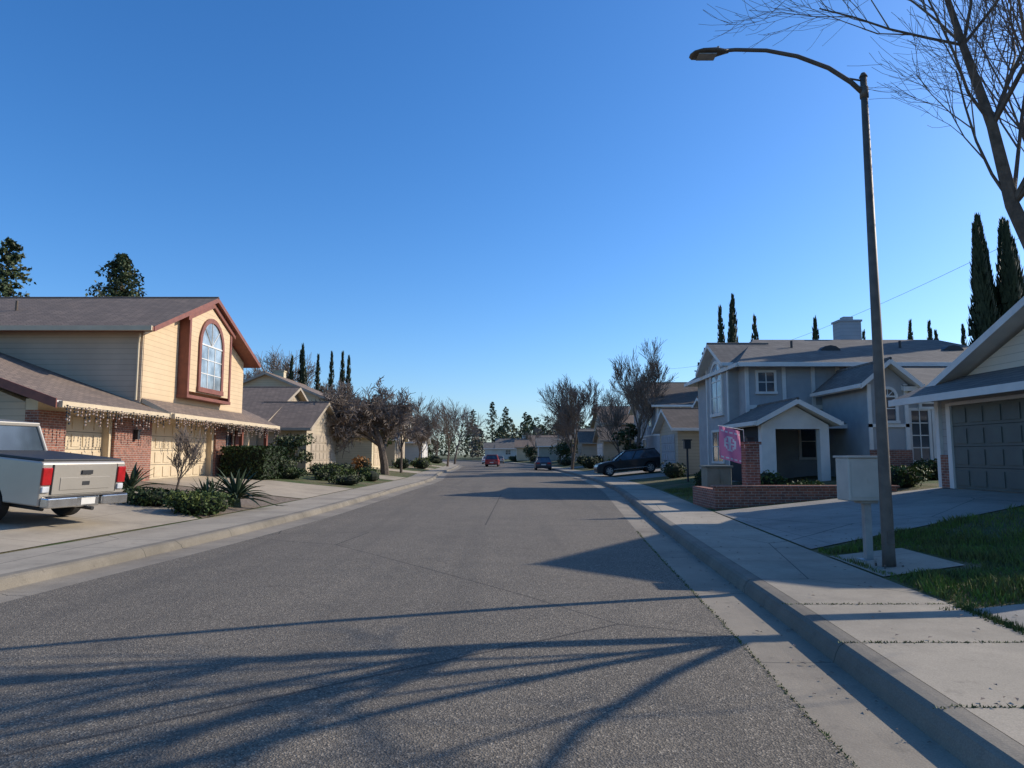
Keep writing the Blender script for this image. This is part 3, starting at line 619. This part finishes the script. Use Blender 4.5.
# yards further down the street
rg = random.Random(55); k = 0
MT = ([SH1, HEDGE], [SH1, SH2], [HEDGE, OLIVE], [SH1, OLIVE])
for s in (-1, 1):
    y = 57
    while y < 165:
        x = (XL(y)-rg.uniform(2.6, 6.5)) if s < 0 else (XR(y)+rg.uniform(2.6, 6)); k += 1; q = rg.random()
        if q < .66: r = rg.uniform(.6, 1.2); shrub('round_shrub', x, y, r, r, rg.uniform(.7, 1.6), 420, .15, rg.choice(MT), 300+k)
        elif q < .78: leafy_tree('small_evergreen_tree', x, y, rg.uniform(3.2, 5.5), rg.uniform(1.3, 2.1), 900, .2, rg.choice(MT), 300+k)
        else: bare_tree(x, y, rg.uniform(6, 9.5), 300+k, 4, 4, .6, rmin=.018)
        y += rg.uniform(3.5, 7)
for i, (x, y, h, w) in enumerate(((-30, 100, 11, 3), (-34, 118, 12, 3), (-36, 132, 14, 3), (28, 92, 12, 3), (27, 112, 11, 3), (22, 128, 11, 3.2), (-44, 165, 15, 4), (16, 168, 12, 3), (-2, 205, 15, 3.6), (-6, 212, 17, 3.8), (4, 214, 14, 3.6), (-13, 232, 16, 4), (10, 200, 12, 3.5))):
    conifer(x, y, h, w, 400+i, 1900, mats=(PINEL, OLIVE), pw=.6)
# distant mass
mb = MB(); rg = random.Random(77)
def dtree(x, y, h, w, n):
    for k in range(n):
        t = rg.random(); a = rg.uniform(0, 6.283); rr = w*math.sin(math.pi*min(1, .12+t*.86))**.6*rg.uniform(.4, 1.1)*(1.1-t*.5)
        leaf(mb, V((x+rr*math.cos(a), y+rr*math.sin(a), .8+h*(.05+.95*t))), rg.uniform(.35, .8), rg, mi)
for i in range(150):
    y = rg.uniform(190, 420); x = rg.uniform(-190, 170); h = rg.uniform(6, 14)*(1+(y-190)/800); w = rg.uniform(1.5, 4.5) if rg.random() < .7 else 1.0; mi = i % 3
    if XL(y)-4 < x < XR(y)+4: continue
    dtree(x, y, h, w, 130)
for i in range(95):
    y = rg.uniform(172, 260); x = rg.uniform(-58, 40); mi = rg.choice((0, 0, 1, 2))
    if XL(y)-3 < x < XR(y)+3: continue
    dtree(x, y, rg.uniform(7, 13), rg.uniform(2, 4.5), 300)
mb.obj('distant_trees', [DIST, OLIVE, PINEL], recalc=False)
# grass
def grass(name, poly, n, h, seed):
    rg = random.Random(seed); mb = MB(); A, B, C, D = [V(p) for p in poly]
    for i in range(n):
        s, t = rg.random(), rg.random(); p = A*(1-s)*(1-t)+B*s*(1-t)+C*s*t+D*(1-s)*t
        if 4.9 < p.x < 6.05 and 9.1 < p.y < 11.05: continue
        pt = math.sin(p.x*1.1+2*math.sin(p.y*.7))*math.cos(p.y*.9-p.x*.6)
        if pt < -.35 and rg.random() < .75: continue
        cl = .35+1.05*abs(math.sin(p.x*2.3+1.7*math.sin(p.y*1.9)+.8*math.sin(p.x*5.1)))*abs(math.cos(p.y*1.3+p.x)); z = H(p.x, p.y)-.01; L = h*rg.uniform(.5, 1.2)*cl; a = rg.uniform(0, 6.283); w = .005+.004*rg.random(); dx, dy = math.cos(a)*w, math.sin(a)*w; bx, by = rg.uniform(-.5, .5)*L, rg.uniform(-.5, .5)*L
        o = len(mb.v); mb.v += [(p.x-dx, p.y-dy, z), (p.x+dx, p.y+dy, z), (p.x+bx*.4+dx*.7, p.y+by*.4+dy*.7, z+L*.6), (p.x+bx, p.y+by, z+L), (p.x+bx*.4-dx*.7, p.y+by*.4-dy*.7, z+L*.6)]
        mb.f.append((o, o+1, o+2, o+3, o+4)); mb.m.append(0 if rg.random() < .78 else 1)
    mb.obj(name, [GRASS, OLIVE], recalc=False)
grass('grass', [side(7.3, 1.86, 1), (11.8, 7.4), (11.8, 15.0), side(11.5, 1.86, 1)], 52000, .12, 5)
grass('grass', [side(20, 1.9, 1), (8.5, 22), (8.6, 30), side(31, 1.9, 1)], 13000, .08, 6)
mb = MB(); rg = random.Random(8)
for i in range(5200):
    k = rg.random()
    if k < .5: y = rg.uniform(3.5, 7.4); x = XR(y)+1.82+rg.gauss(0, .035)
    elif k < .63: x = rg.uniform(4.3, 11); y = 7.25+rg.gauss(0, .05)
    elif k < .85: y = rg.uniform(3, 16); x = XR(y)-.62+rg.gauss(0, .012)
    else: y = rg.choice((4.5, 6.0, 7.5))+rg.gauss(0, .012); x = XR(y)+rg.uniform(.05, 1.8)
    z = H(x, y); L = rg.uniform(.01, .06) if k < .63 else rg.uniform(.006, .02); a = rg.uniform(0, 6.28); dx, dy = math.cos(a)*.007, math.sin(a)*.007
    mb.add([(x-dx, y-dy, z), (x+dx, y+dy, z), (x+rg.uniform(-.02, .02), y+rg.uniform(-.02, .02), z+L)], [(0, 1, 2)])
mb.obj('weeds', SH2, recalc=False)
mb = MB()
for i in range(420):
    if rg.random() < .5: y = rg.uniform(4, 30); x = XR(y)-abs(rg.gauss(0, .25)); z = .004
    else: y = rg.uniform(4, 18); x = XR(y)+rg.uniform(.3, 4.5); z = H(x, y)+.02
    s = rg.uniform(.012, .03); a = rg.uniform(0, 6.28); c, d = math.cos(a)*s, math.sin(a)*s
    mb.add([(x-c, y-d, z), (x+d*.5, y-c*.5, z+.008), (x+c, y+d, z+.004), (x-d*.5, y+c*.5, z+.01)], [(0, 1, 2, 3)])
mb.obj('fallen_leaves', TWIG, recalc=False)

# ================================================================== street furniture
g = grp('street_lamp'); px, py = 5.12, 9.7
mb = MB(); mb.tube([(px, py, .15), (px, py, .4), (px, py, 3.5), (px, py, 7.18)], [.088, .082, .066, .045], 16); mb.tube([(px, py, 7.18), (px, py, 7.24)], [.06, .03], 12); mb.tube([(px, py, 6.86), (px, py, 7.02)], .06, 12)
mb.tube([(px, py, 6.92), (px-.18, py, 7.1), (px-.5, py, 7.32), (px-.95, py, 7.5), (px-1.4, py, 7.59), (px-1.85, py, 7.6), (px-2.1, py, 7.58)], [.036, .034, .032, .03, .028, .027, .026], 10)
mb.tube([(px, py, 7.12), (px-.28, py, 7.17)], .015, 6)
mb.obj('pole_and_arm', POLE, g, smooth=True)
mb = MB(); lx = px-1.95
prf = [(0, .035, .035), (.08, .06, .045), (.2, .12, .055), (.4, .15, .05), (.52, .12, .035), (.57, .05, .015)]; n = 10
for (a, w, h) in prf:
    for j in range(n): t = 6.283*j/n; mb.v.append((lx-a, py+w*math.cos(t), 7.575-.12*a+h*math.sin(t)*(1 if math.sin(t) > 0 else .6)))
for i in range(len(prf)-1):
    for j in range(n): mb.f.append((i*n+j, i*n+(j+1) % n, (i+1)*n+(j+1) % n, (i+1)*n+j)); mb.m.append(0)
mb.f.append(tuple(range(n))); mb.m.append(0); mb.f.append(tuple(range((len(prf)-1)*n, len(prf)*n))); mb.m.append(0)
mb.obj('luminaire', POLE, g, smooth=True)
mb = MB(); mb.box(lx-.46, lx-.2, py-.09, py+.09, 7.485, 7.5); mb.tube([(lx-.15, py, 7.6), (lx-.15, py, 7.65)], .02, 8); mb.obj('lens_and_photocell', GALV, g)
mb = MB(); mb.box(px-.16, px+.16, py-.16, py+.16, .155, .18)
for a in (-1, 1):
    for b in (-1, 1): mb.tube([(px+a*.12, py+b*.12, .18), (px+a*.12, py+b*.12, .23)], .016, 6)
mb.box(px-.045, px+.045, py-.09, py-.06, .5, .68)
mb.obj('base_plate', POLE, g)

g = grp('cluster_mailbox'); mx, my = 5.17, 10.35; MBX = M('mailbox_metal', (.50, .46, .40), (.42, .39, .34), 3, .5, metallic=.1)
mb = MB(); mb.box(mx-.33, mx+.25, my-.2, my+.2, 1.04, 1.66); mb.obj('cabinet', MBX, g, bevel=.02)
mb = MB(); mb.box(mx-.35, mx+.27, my-.23, my+.23, 1.66, 1.69); mb.box(mx-.29, mx+.21, my-.208, my-.201, 1.09, 1.61); mb.box(mx-.06, mx-.02, my-.215, my-.208, 1.3, 1.36); mb.obj('cap_and_rear_panel', MBX, g, bevel=.006)
mb = MB(); mb.box(mx-.05, mx+.05, my-.05, my+.05, .2, 1.0); mb.box(mx-.12, mx+.12, my-.12, my+.12, .15, .2); mb.box(mx-.12, mx+.12, my-.12, my+.12, 1.0, 1.04); mb.obj('pedestal', GALV, g, bevel=.006)
mb = MB()
for i in range(4):
    for j in range(4): mb.box(mx-.3+i*.13, mx-.3+i*.13+.12, my+.201, my+.21, 1.08+j*.13, 1.2+j*.13)
mb.obj('mail_doors', MBX, g)

mb = MB(); mb.box(5.75, 10.9, 20.0, 20.25, .1, .78); mb.box(5.75, 6.0, 20.25, 22.5, .1, .72); mb.box(5.7, 10.95, 19.95, 20.3, .78, .84); mb.obj('brick_garden_wall', BRICK)
g = grp('brick_pillar'); mb = MB(); mb.box(6.75, 7.15, 20.32, 20.72, .2, 2.0); mb.box(6.7, 7.2, 20.27, 20.77, 2.0, 2.08); mb.obj('shaft', BRICK, g); mb = MB(); mb.box(6.85, 7.05, 20.42, 20.62, 2.08, 2.2); mb.box(6.8, 7.1, 20.37, 20.67, 2.2, 2.24); mb.obj('lantern', PLAS, g)
g = grp('garden_flag'); FL = M('flag_pink', (.82, .24, .36), (.74, .20, .32), 3, .8); FW = M('flag_white', (.85, .74, .74), None, 3, .8)
mb = MB(); nx, nz = 14, 20
for i in range(nx+1):
    for j in range(nz+1): mb.v.append((5.95+.6*i/nx, 20.15+.05*math.sin(i*.7+j*.2)*(1-j/nz*.3), 1.55+.06*(nx-i)/nx+.93*j/nz-.1*i/nx))
for i in range(nx):
    for j in range(nz):
        a = i*(nz+1)+j; mb.f.append((a, a+1, a+nz+2, a+nz+1)); dx, dz = (i-6.5), (j-10)*.85
        q = dx*dx+dz*dz; mb.m.append(1 if (9 < q < 17) or (abs(dx) < 1 and abs(dz) < 3) or (abs(dz) < .8 and abs(dx) < 3) or j in (1, 17) and i % 3 else 0)
mb.obj('banner', [FL, FW], g); mb = MB(); mb.tube([(6.75, 20.4, 1.9), (6.7, 20.3, 2.42), (5.92, 20.15, 2.54)], .012, 6); mb.obj('staff', WHITE, g)
g = grp('utility_transformer_box'); TB = M('utility_green', (.19, .20, .16), (.16, .165, .13), 3, .6)
mb = MB(); mb.box(6.3, 7.1, 22.8, 23.5, .35, 1.3); mb.obj('cabinet', TB, g, bevel=.03); mb = MB(); mb.box(6.25, 7.15, 22.75, 23.55, 1.3, 1.36); mb.box(6.69, 6.71, 22.78, 22.8, .4, 1.28); mb.box(6.75, 6.79, 22.76, 22.8, .8, .95); mb.obj('lid_and_handle', TB, g)
g = grp('lamp_post'); mb = MB(); mb.tube([(8.6, 34.5, .4), (8.6, 34.5, 2.0)], .05, 8); mb.box(8.45, 8.75, 34.35, 34.65, 2.0, 2.4); mb.box(8.4, 8.8, 34.3, 34.7, 2.4, 2.46); mb.obj('post_and_lantern', PLAS, g)
g = grp('overhead_wire'); mb = MB(); a, b = V((34, 40, 16.5)), V((27, 120, 16.5))
mb.tube([a.lerp(b, t/24)+V((0, 0, -4*2.2*(t/24)*(1-t/24))) for t in range(25)], .014, 4); mb.obj('cable', PLAS, g)

# ================================================================== vehicles
def wheel(par, x, y, r, w, s):
    mb = MB(); n = 28
    for (yy, rr) in ((-w/2, r*.62), (-w/2, r*.93), (-w*.35, r), (w*.35, r), (w/2, r*.93), (w/2, r*.62)):
        for j in range(n): t = 6.283*j/n; mb.v.append((x+rr*math.cos(t), y+yy, r+rr*math.sin(t)))
    for i in range(5):
        for j in range(n): mb.f.append((i*n+j, i*n+(j+1) % n, (i+1)*n+(j+1) % n, (i+1)*n+j)); mb.m.append(0)
    mb.tube([(x, y-w*.3, r), (x, y+w*.3, r)], r*.62, 20, 2)
    yo = y+s*w*.36
    for k in range(6):
        t = 6.283*k/6; d = V((math.cos(t), 0, math.sin(t))); e = V((-math.sin(t), 0, math.cos(t)))
        c = V((x, yo, r)); mb.prism([c+e*.035, c-e*.035, c+d*r*.6-e*.05, c+d*r*.6+e*.05], (0, s*.03, 0), 1, 1)
    mb.tube([(x, yo, r), (x, yo+s*.045, r)], r*.16, 12, 1)
    for j in range(20):
        t0, t1 = 6.283*j/20, 6.283*(j+1)/20
        mb.prism([(x+rr*math.cos(t), yo, r+rr*math.sin(t)) for rr, t in ((r*.56, t0), (r*.63, t0), (r*.63, t1), (r*.56, t1))], (0, s*.035, 0), 1, 1)
    mb.obj('wheel', [RUB, RIM, DARK], par)
def body_profile(mb, top, w, wx, r, zb, xr, xf, mi=0):
    pts = list(top); R_ = r*1.18
    pts.append((xf, zb))
    for c in sorted(wx):
        k = math.sqrt(max(0, R_**2-(r-zb)**2)); a0 = math.atan2(zb-r, -k); a1 = math.atan2(zb-r, k)
        A = a0 % (2*math.pi); B = a1
        for i in range(13): t = A+(B-A)*i/12; pts.append((c+R_*math.cos(t), r+R_*math.sin(t)))
    pts.append((xr, zb))
    mb.prism([(x, -w/2, z) for x, z in pts], (0, w, 0), mi, mi)
def greenhouse(par, b0, b1, t0, t1, zb, zt, wb, wt, pm, pillars=()):
    mb = MB(); P = [(b0, -wb/2, zb), (b0, wb/2, zb), (b1, wb/2, zb), (b1, -wb/2, zb), (t0, -wt/2, zt), (t0, wt/2, zt), (t1, wt/2, zt), (t1, -wt/2, zt)]
    mb.add(P, [(0, 1, 2, 3), (4, 5, 6, 7), (0, 1, 5, 4), (1, 2, 6, 5), (2, 3, 7, 6), (3, 0, 4, 7)]); mb.obj('windows', GLASS, par)
    mb = MB()
    for a, b in ((0, 4), (1, 5), (2, 6), (3, 7)): mb.tube([P[a], P[b]], .05, 6)
    for s in (-1, 1):
        for q in pillars:
            xb = b0+(b1-b0)*q; xt = t0+(t1-t0)*q; mb.tube([(xb, s*wb/2, zb), (xt, s*wt/2, zt)], .04, 6)
    e = .03; mb.prism([(t0-e if t0 < t1 else t0+e, -wt/2-e, zt-.02), (t0-e if t0 < t1 else t0+e, wt/2+e, zt-.02), (t1+e if t0 < t1 else t1-e, wt/2+e, zt-.02), (t1+e if t0 < t1 else t1-e, -wt/2-e, zt-.02)], (0, 0, .09))
    mb.obj('roof_and_pillars', pm, par, bevel=.02)
def car(name, loc, rz, pm, suv=False, tilt=0):
    g = grp(name, loc); g.rotation_euler = (0, tilt, rz); L = 4.8 if suv else 4.6; w = 1.9 if suv else 1.8; r = .37 if suv else .32; zb = .28 if suv else .22
    k = 1.0 if suv else .86; wx = (-.95, -L+.9)
    if suv: top = [(0, .55), (-.02, 1.0), (-.12, 1.1), (-3.3, 1.08), (-4.2, 1.0), (-4.65, .9), (-4.8, .7), (-4.8, .45)]
    else: top = [(0, .5), (-.02, .85), (-.2, .95), (-3.1, .93), (-4.0, .84), (-4.45, .72), (-4.6, .55), (-4.6, .35)]
    mb = MB(); body_profile(mb, top, w, wx, r, zb, 0, -L); mb.obj('body', pm, g, bevel=.06)
    if suv: greenhouse(g, -.1, -3.45, -.5, -2.6, 1.08, 1.66, w-.12, w-.5, pm, (.33, .63))
    else: greenhouse(g, -.5, -3.2, -1.15, -2.4, .92, 1.42, w-.12, w-.5, pm, (.3, .6))
    mb = MB()
    for s in (-1, 1): mb.box(-.12, .012, s*(w/2-.3)-.17, s*(w/2-.3)+.17, .68*k+.1, .86*k+.12, 0); mb.box(-L-.01, -L+.25, s*(w/2-.3)-.18, s*(w/2-.3)+.18, .6*k, .74*k, 1)
    mb.box(-L-.015, -L+.05, -.5, .5, .42, .6, 2); mb.box(-.02, .02, -.26, .26, .55, .68, 3); mb.box(-.03, .03, -w/2+.1, w/2-.1, .3, .42, 2)
    for s in (-1, 1): mb.box(-3.15, -3.0, s*(w/2+.02)-.1, s*(w/2+.02)+.1, 1.0*k+.02, 1.14*k+.02, 2); mb.box(-3.6, -1.2, s*(w/2+.004)-.006, s*(w/2+.004)+.006, .42, .47, 4)
    mb.obj('lights_and_trim', [REDL, HEADL, PLAS, WHITE, CHR], g, bevel=.01)
    for x in wx:
        for s in (-1, 1): wheel(g, x, s*(w/2-.12), r, .22, s)
    mb = MB(); mb.box(-L+.3, -.3, -w/2+.12, w/2-.12, .3, .8); mb.obj('underbody', DARK, g)
    return g
# pickup truck
g = grp('pickup_truck', (-8.75, 14.35, H(-8.75, 14.4)+.015)); g.rotation_euler = (0, math.radians(5.3), math.radians(-14))
w = 2.02; mb = MB(); body_profile(mb, [(0, .62), (0, 1.27), (-.04, 1.31), (-3.85, 1.3), (-4.6, 1.2), (-5.4, 1.12), (-5.6, .95), (-5.62, .55)], w, (-1.3, -4.75), .39, .46, 0, -5.62); mb.obj('body', SILV, g, bevel=.045)
mb = MB(); mb.box(-2.0, -.06, -w/2+.06, w/2-.06, 1.3, 1.36); mb.obj('bed_cover', PLAS, g, bevel=.02)
greenhouse(g, -2.1, -4.25, -2.25, -3.55, 1.3, 1.88, w-.12, w-.45, SILV, (.52,))
mb = MB(); mb.box(-.003, .022, -.76, .76, .68, 1.25, 0); mb.box(.022, .032, -.6, .6, .76, 1.0, 0); mb.box(.024, .05, -.13, .13, 1.06, 1.14, 1); mb.box(.032, .038, -.09, .09, .84, .92, 1); mb.obj('tailgate', [SILV, PLAS], g, bevel=.012)
mb = MB()
for s in (-1, 1): mb.box(-.16, .03, s*.905-.1, s*.905+.112, .86, 1.2, 0); mb.box(-.1, .035, s*.905-.08, s*.905+.08, .72, .84, 1)
mb.obj('tail_lights', [REDL, HEADL], g, bevel=.02)
mb = MB(); mb.box(.0, .2, -.98, -.3, .44, .64); mb.box(.0, .2, .3, .98, .44, .64); mb.box(.0, .14, -.3, .3, .42, .64); mb.box(-.6, 0, -.96, -.9, .46, .6); mb.obj('bumper', CHR, g, bevel=.03)
mb = MB(); mb.box(.02, .19, -.93, .93, .641, .655, 0); mb.box(.142, .15, -.17, .17, .47, .6, 1); mb.tube([(-.1, 0, .4), (.28, 0, .4)], .04, 8, 0); mb.box(-5.0, -.4, -.6, .6, .35, .6, 0); mb.tube([(-1.9, -.7, .38), (-.15, -.75, .38)], .035, 8, 0)
for s in (-1, 1): mb.box(-3.9, -3.7, s*1.12-.12, s*1.12+.12, 1.3, 1.5, 0); mb.box(-4.3, -1.9, s*1.013-.008, s*1.013+.008, .68, .74, 0)
for s in (-1, 1): mb.box(-2.03, -2.005, s*1.012-.002, s*1.012+.002, .6, 1.28, 0); mb.box(-.004, .024, s*.775-.006, s*.775+.006, .68, 1.26, 0)
mb.obj('step_pad_plate_and_frame', [PLAS, WHITE], g)
for x in (-1.3, -4.75):
    for s in (-1, 1): wheel(g, x, s*.88, .39, .25, s)

car('black_suv', (10.9, 51.3, .2), 0, BLK, True, -.09)
car('red_car', (-2.9, 100, .02), -math.pi/2-.03, REDP, True)
car('dark_sedan', (3.5, 78, .02), math.pi/2*-1, BLU)
car('dark_suv', (-12.2, 62.5, .55), .0, BLK, True)
car('white_car', (-4.6, 128, .02), -math.pi/2, paint('white_car_paint', (.7, .7, .7), .0))
car('silver_car', (-2.5, 140, .02), -math.pi/2, SILV)
o = bpy.data.objects['black_suv']; o.location.z = .15+.65*(min(8.5, 10.9-XR(51.3))-1.8)/6.7+.03

# ================================================================== light + sky + camera
el = math.radians(28); ax, ay = .94, .34
sd = V((ax*math.cos(el), ay*math.cos(el), math.sin(el))).normalized()
sun = bpy.data.lights.new('sun', 'SUN'); sun.energy = 5.0; sun.angle = math.radians(.53); sun.color = (1, .915, .78)
so = bpy.data.objects.new('sun', sun); scene.collection.objects.link(so); so.rotation_euler = sd.to_track_quat('Z', 'Y').to_euler()
w = bpy.data.worlds.new('World'); scene.world = w; w.use_nodes = True; nt = w.node_tree
sk = nt.nodes.new('ShaderNodeTexSky'); sk.sky_type = 'NISHITA'; sk.sun_disc = False; sk.sun_elevation = el; sk.sun_rotation = math.atan2(ax, ay)
sk.air_density = 1.0; sk.dust_density = .8; sk.ozone_density = 2.5; sk.altitude = 50
hs = nt.nodes.new('ShaderNodeHueSaturation'); hs.inputs['Saturation'].default_value = 1.17
tint = nt.nodes.new('ShaderNodeMix'); tint.data_type = 'RGBA'; tint.blend_type = 'MULTIPLY'; tint.inputs[0].default_value = 1; tint.inputs[7].default_value = (.87, 1.03, 1.28, 1)
bg = nt.nodes['Background']; bg.inputs[1].default_value = .15
nt.links.new(sk.outputs[0], tint.inputs[6]); nt.links.new(tint.outputs[2], hs.inputs['Color']); nt.links.new(hs.outputs[0], bg.inputs[0])
cam = bpy.data.cameras.new('camera'); co = bpy.data.objects.new('camera', cam); scene.collection.objects.link(co)
cam.sensor_width = 36; cam.lens = 700/1024*36; cam.clip_end = 6000; co.location = (0, 0, 1.7); co.rotation_euler = (math.radians(90+5.79), 0, 0)
scene.camera = co
scene.view_settings.view_transform = 'Standard'; scene.view_settings.look = 'None'; scene.view_settings.exposure = 0
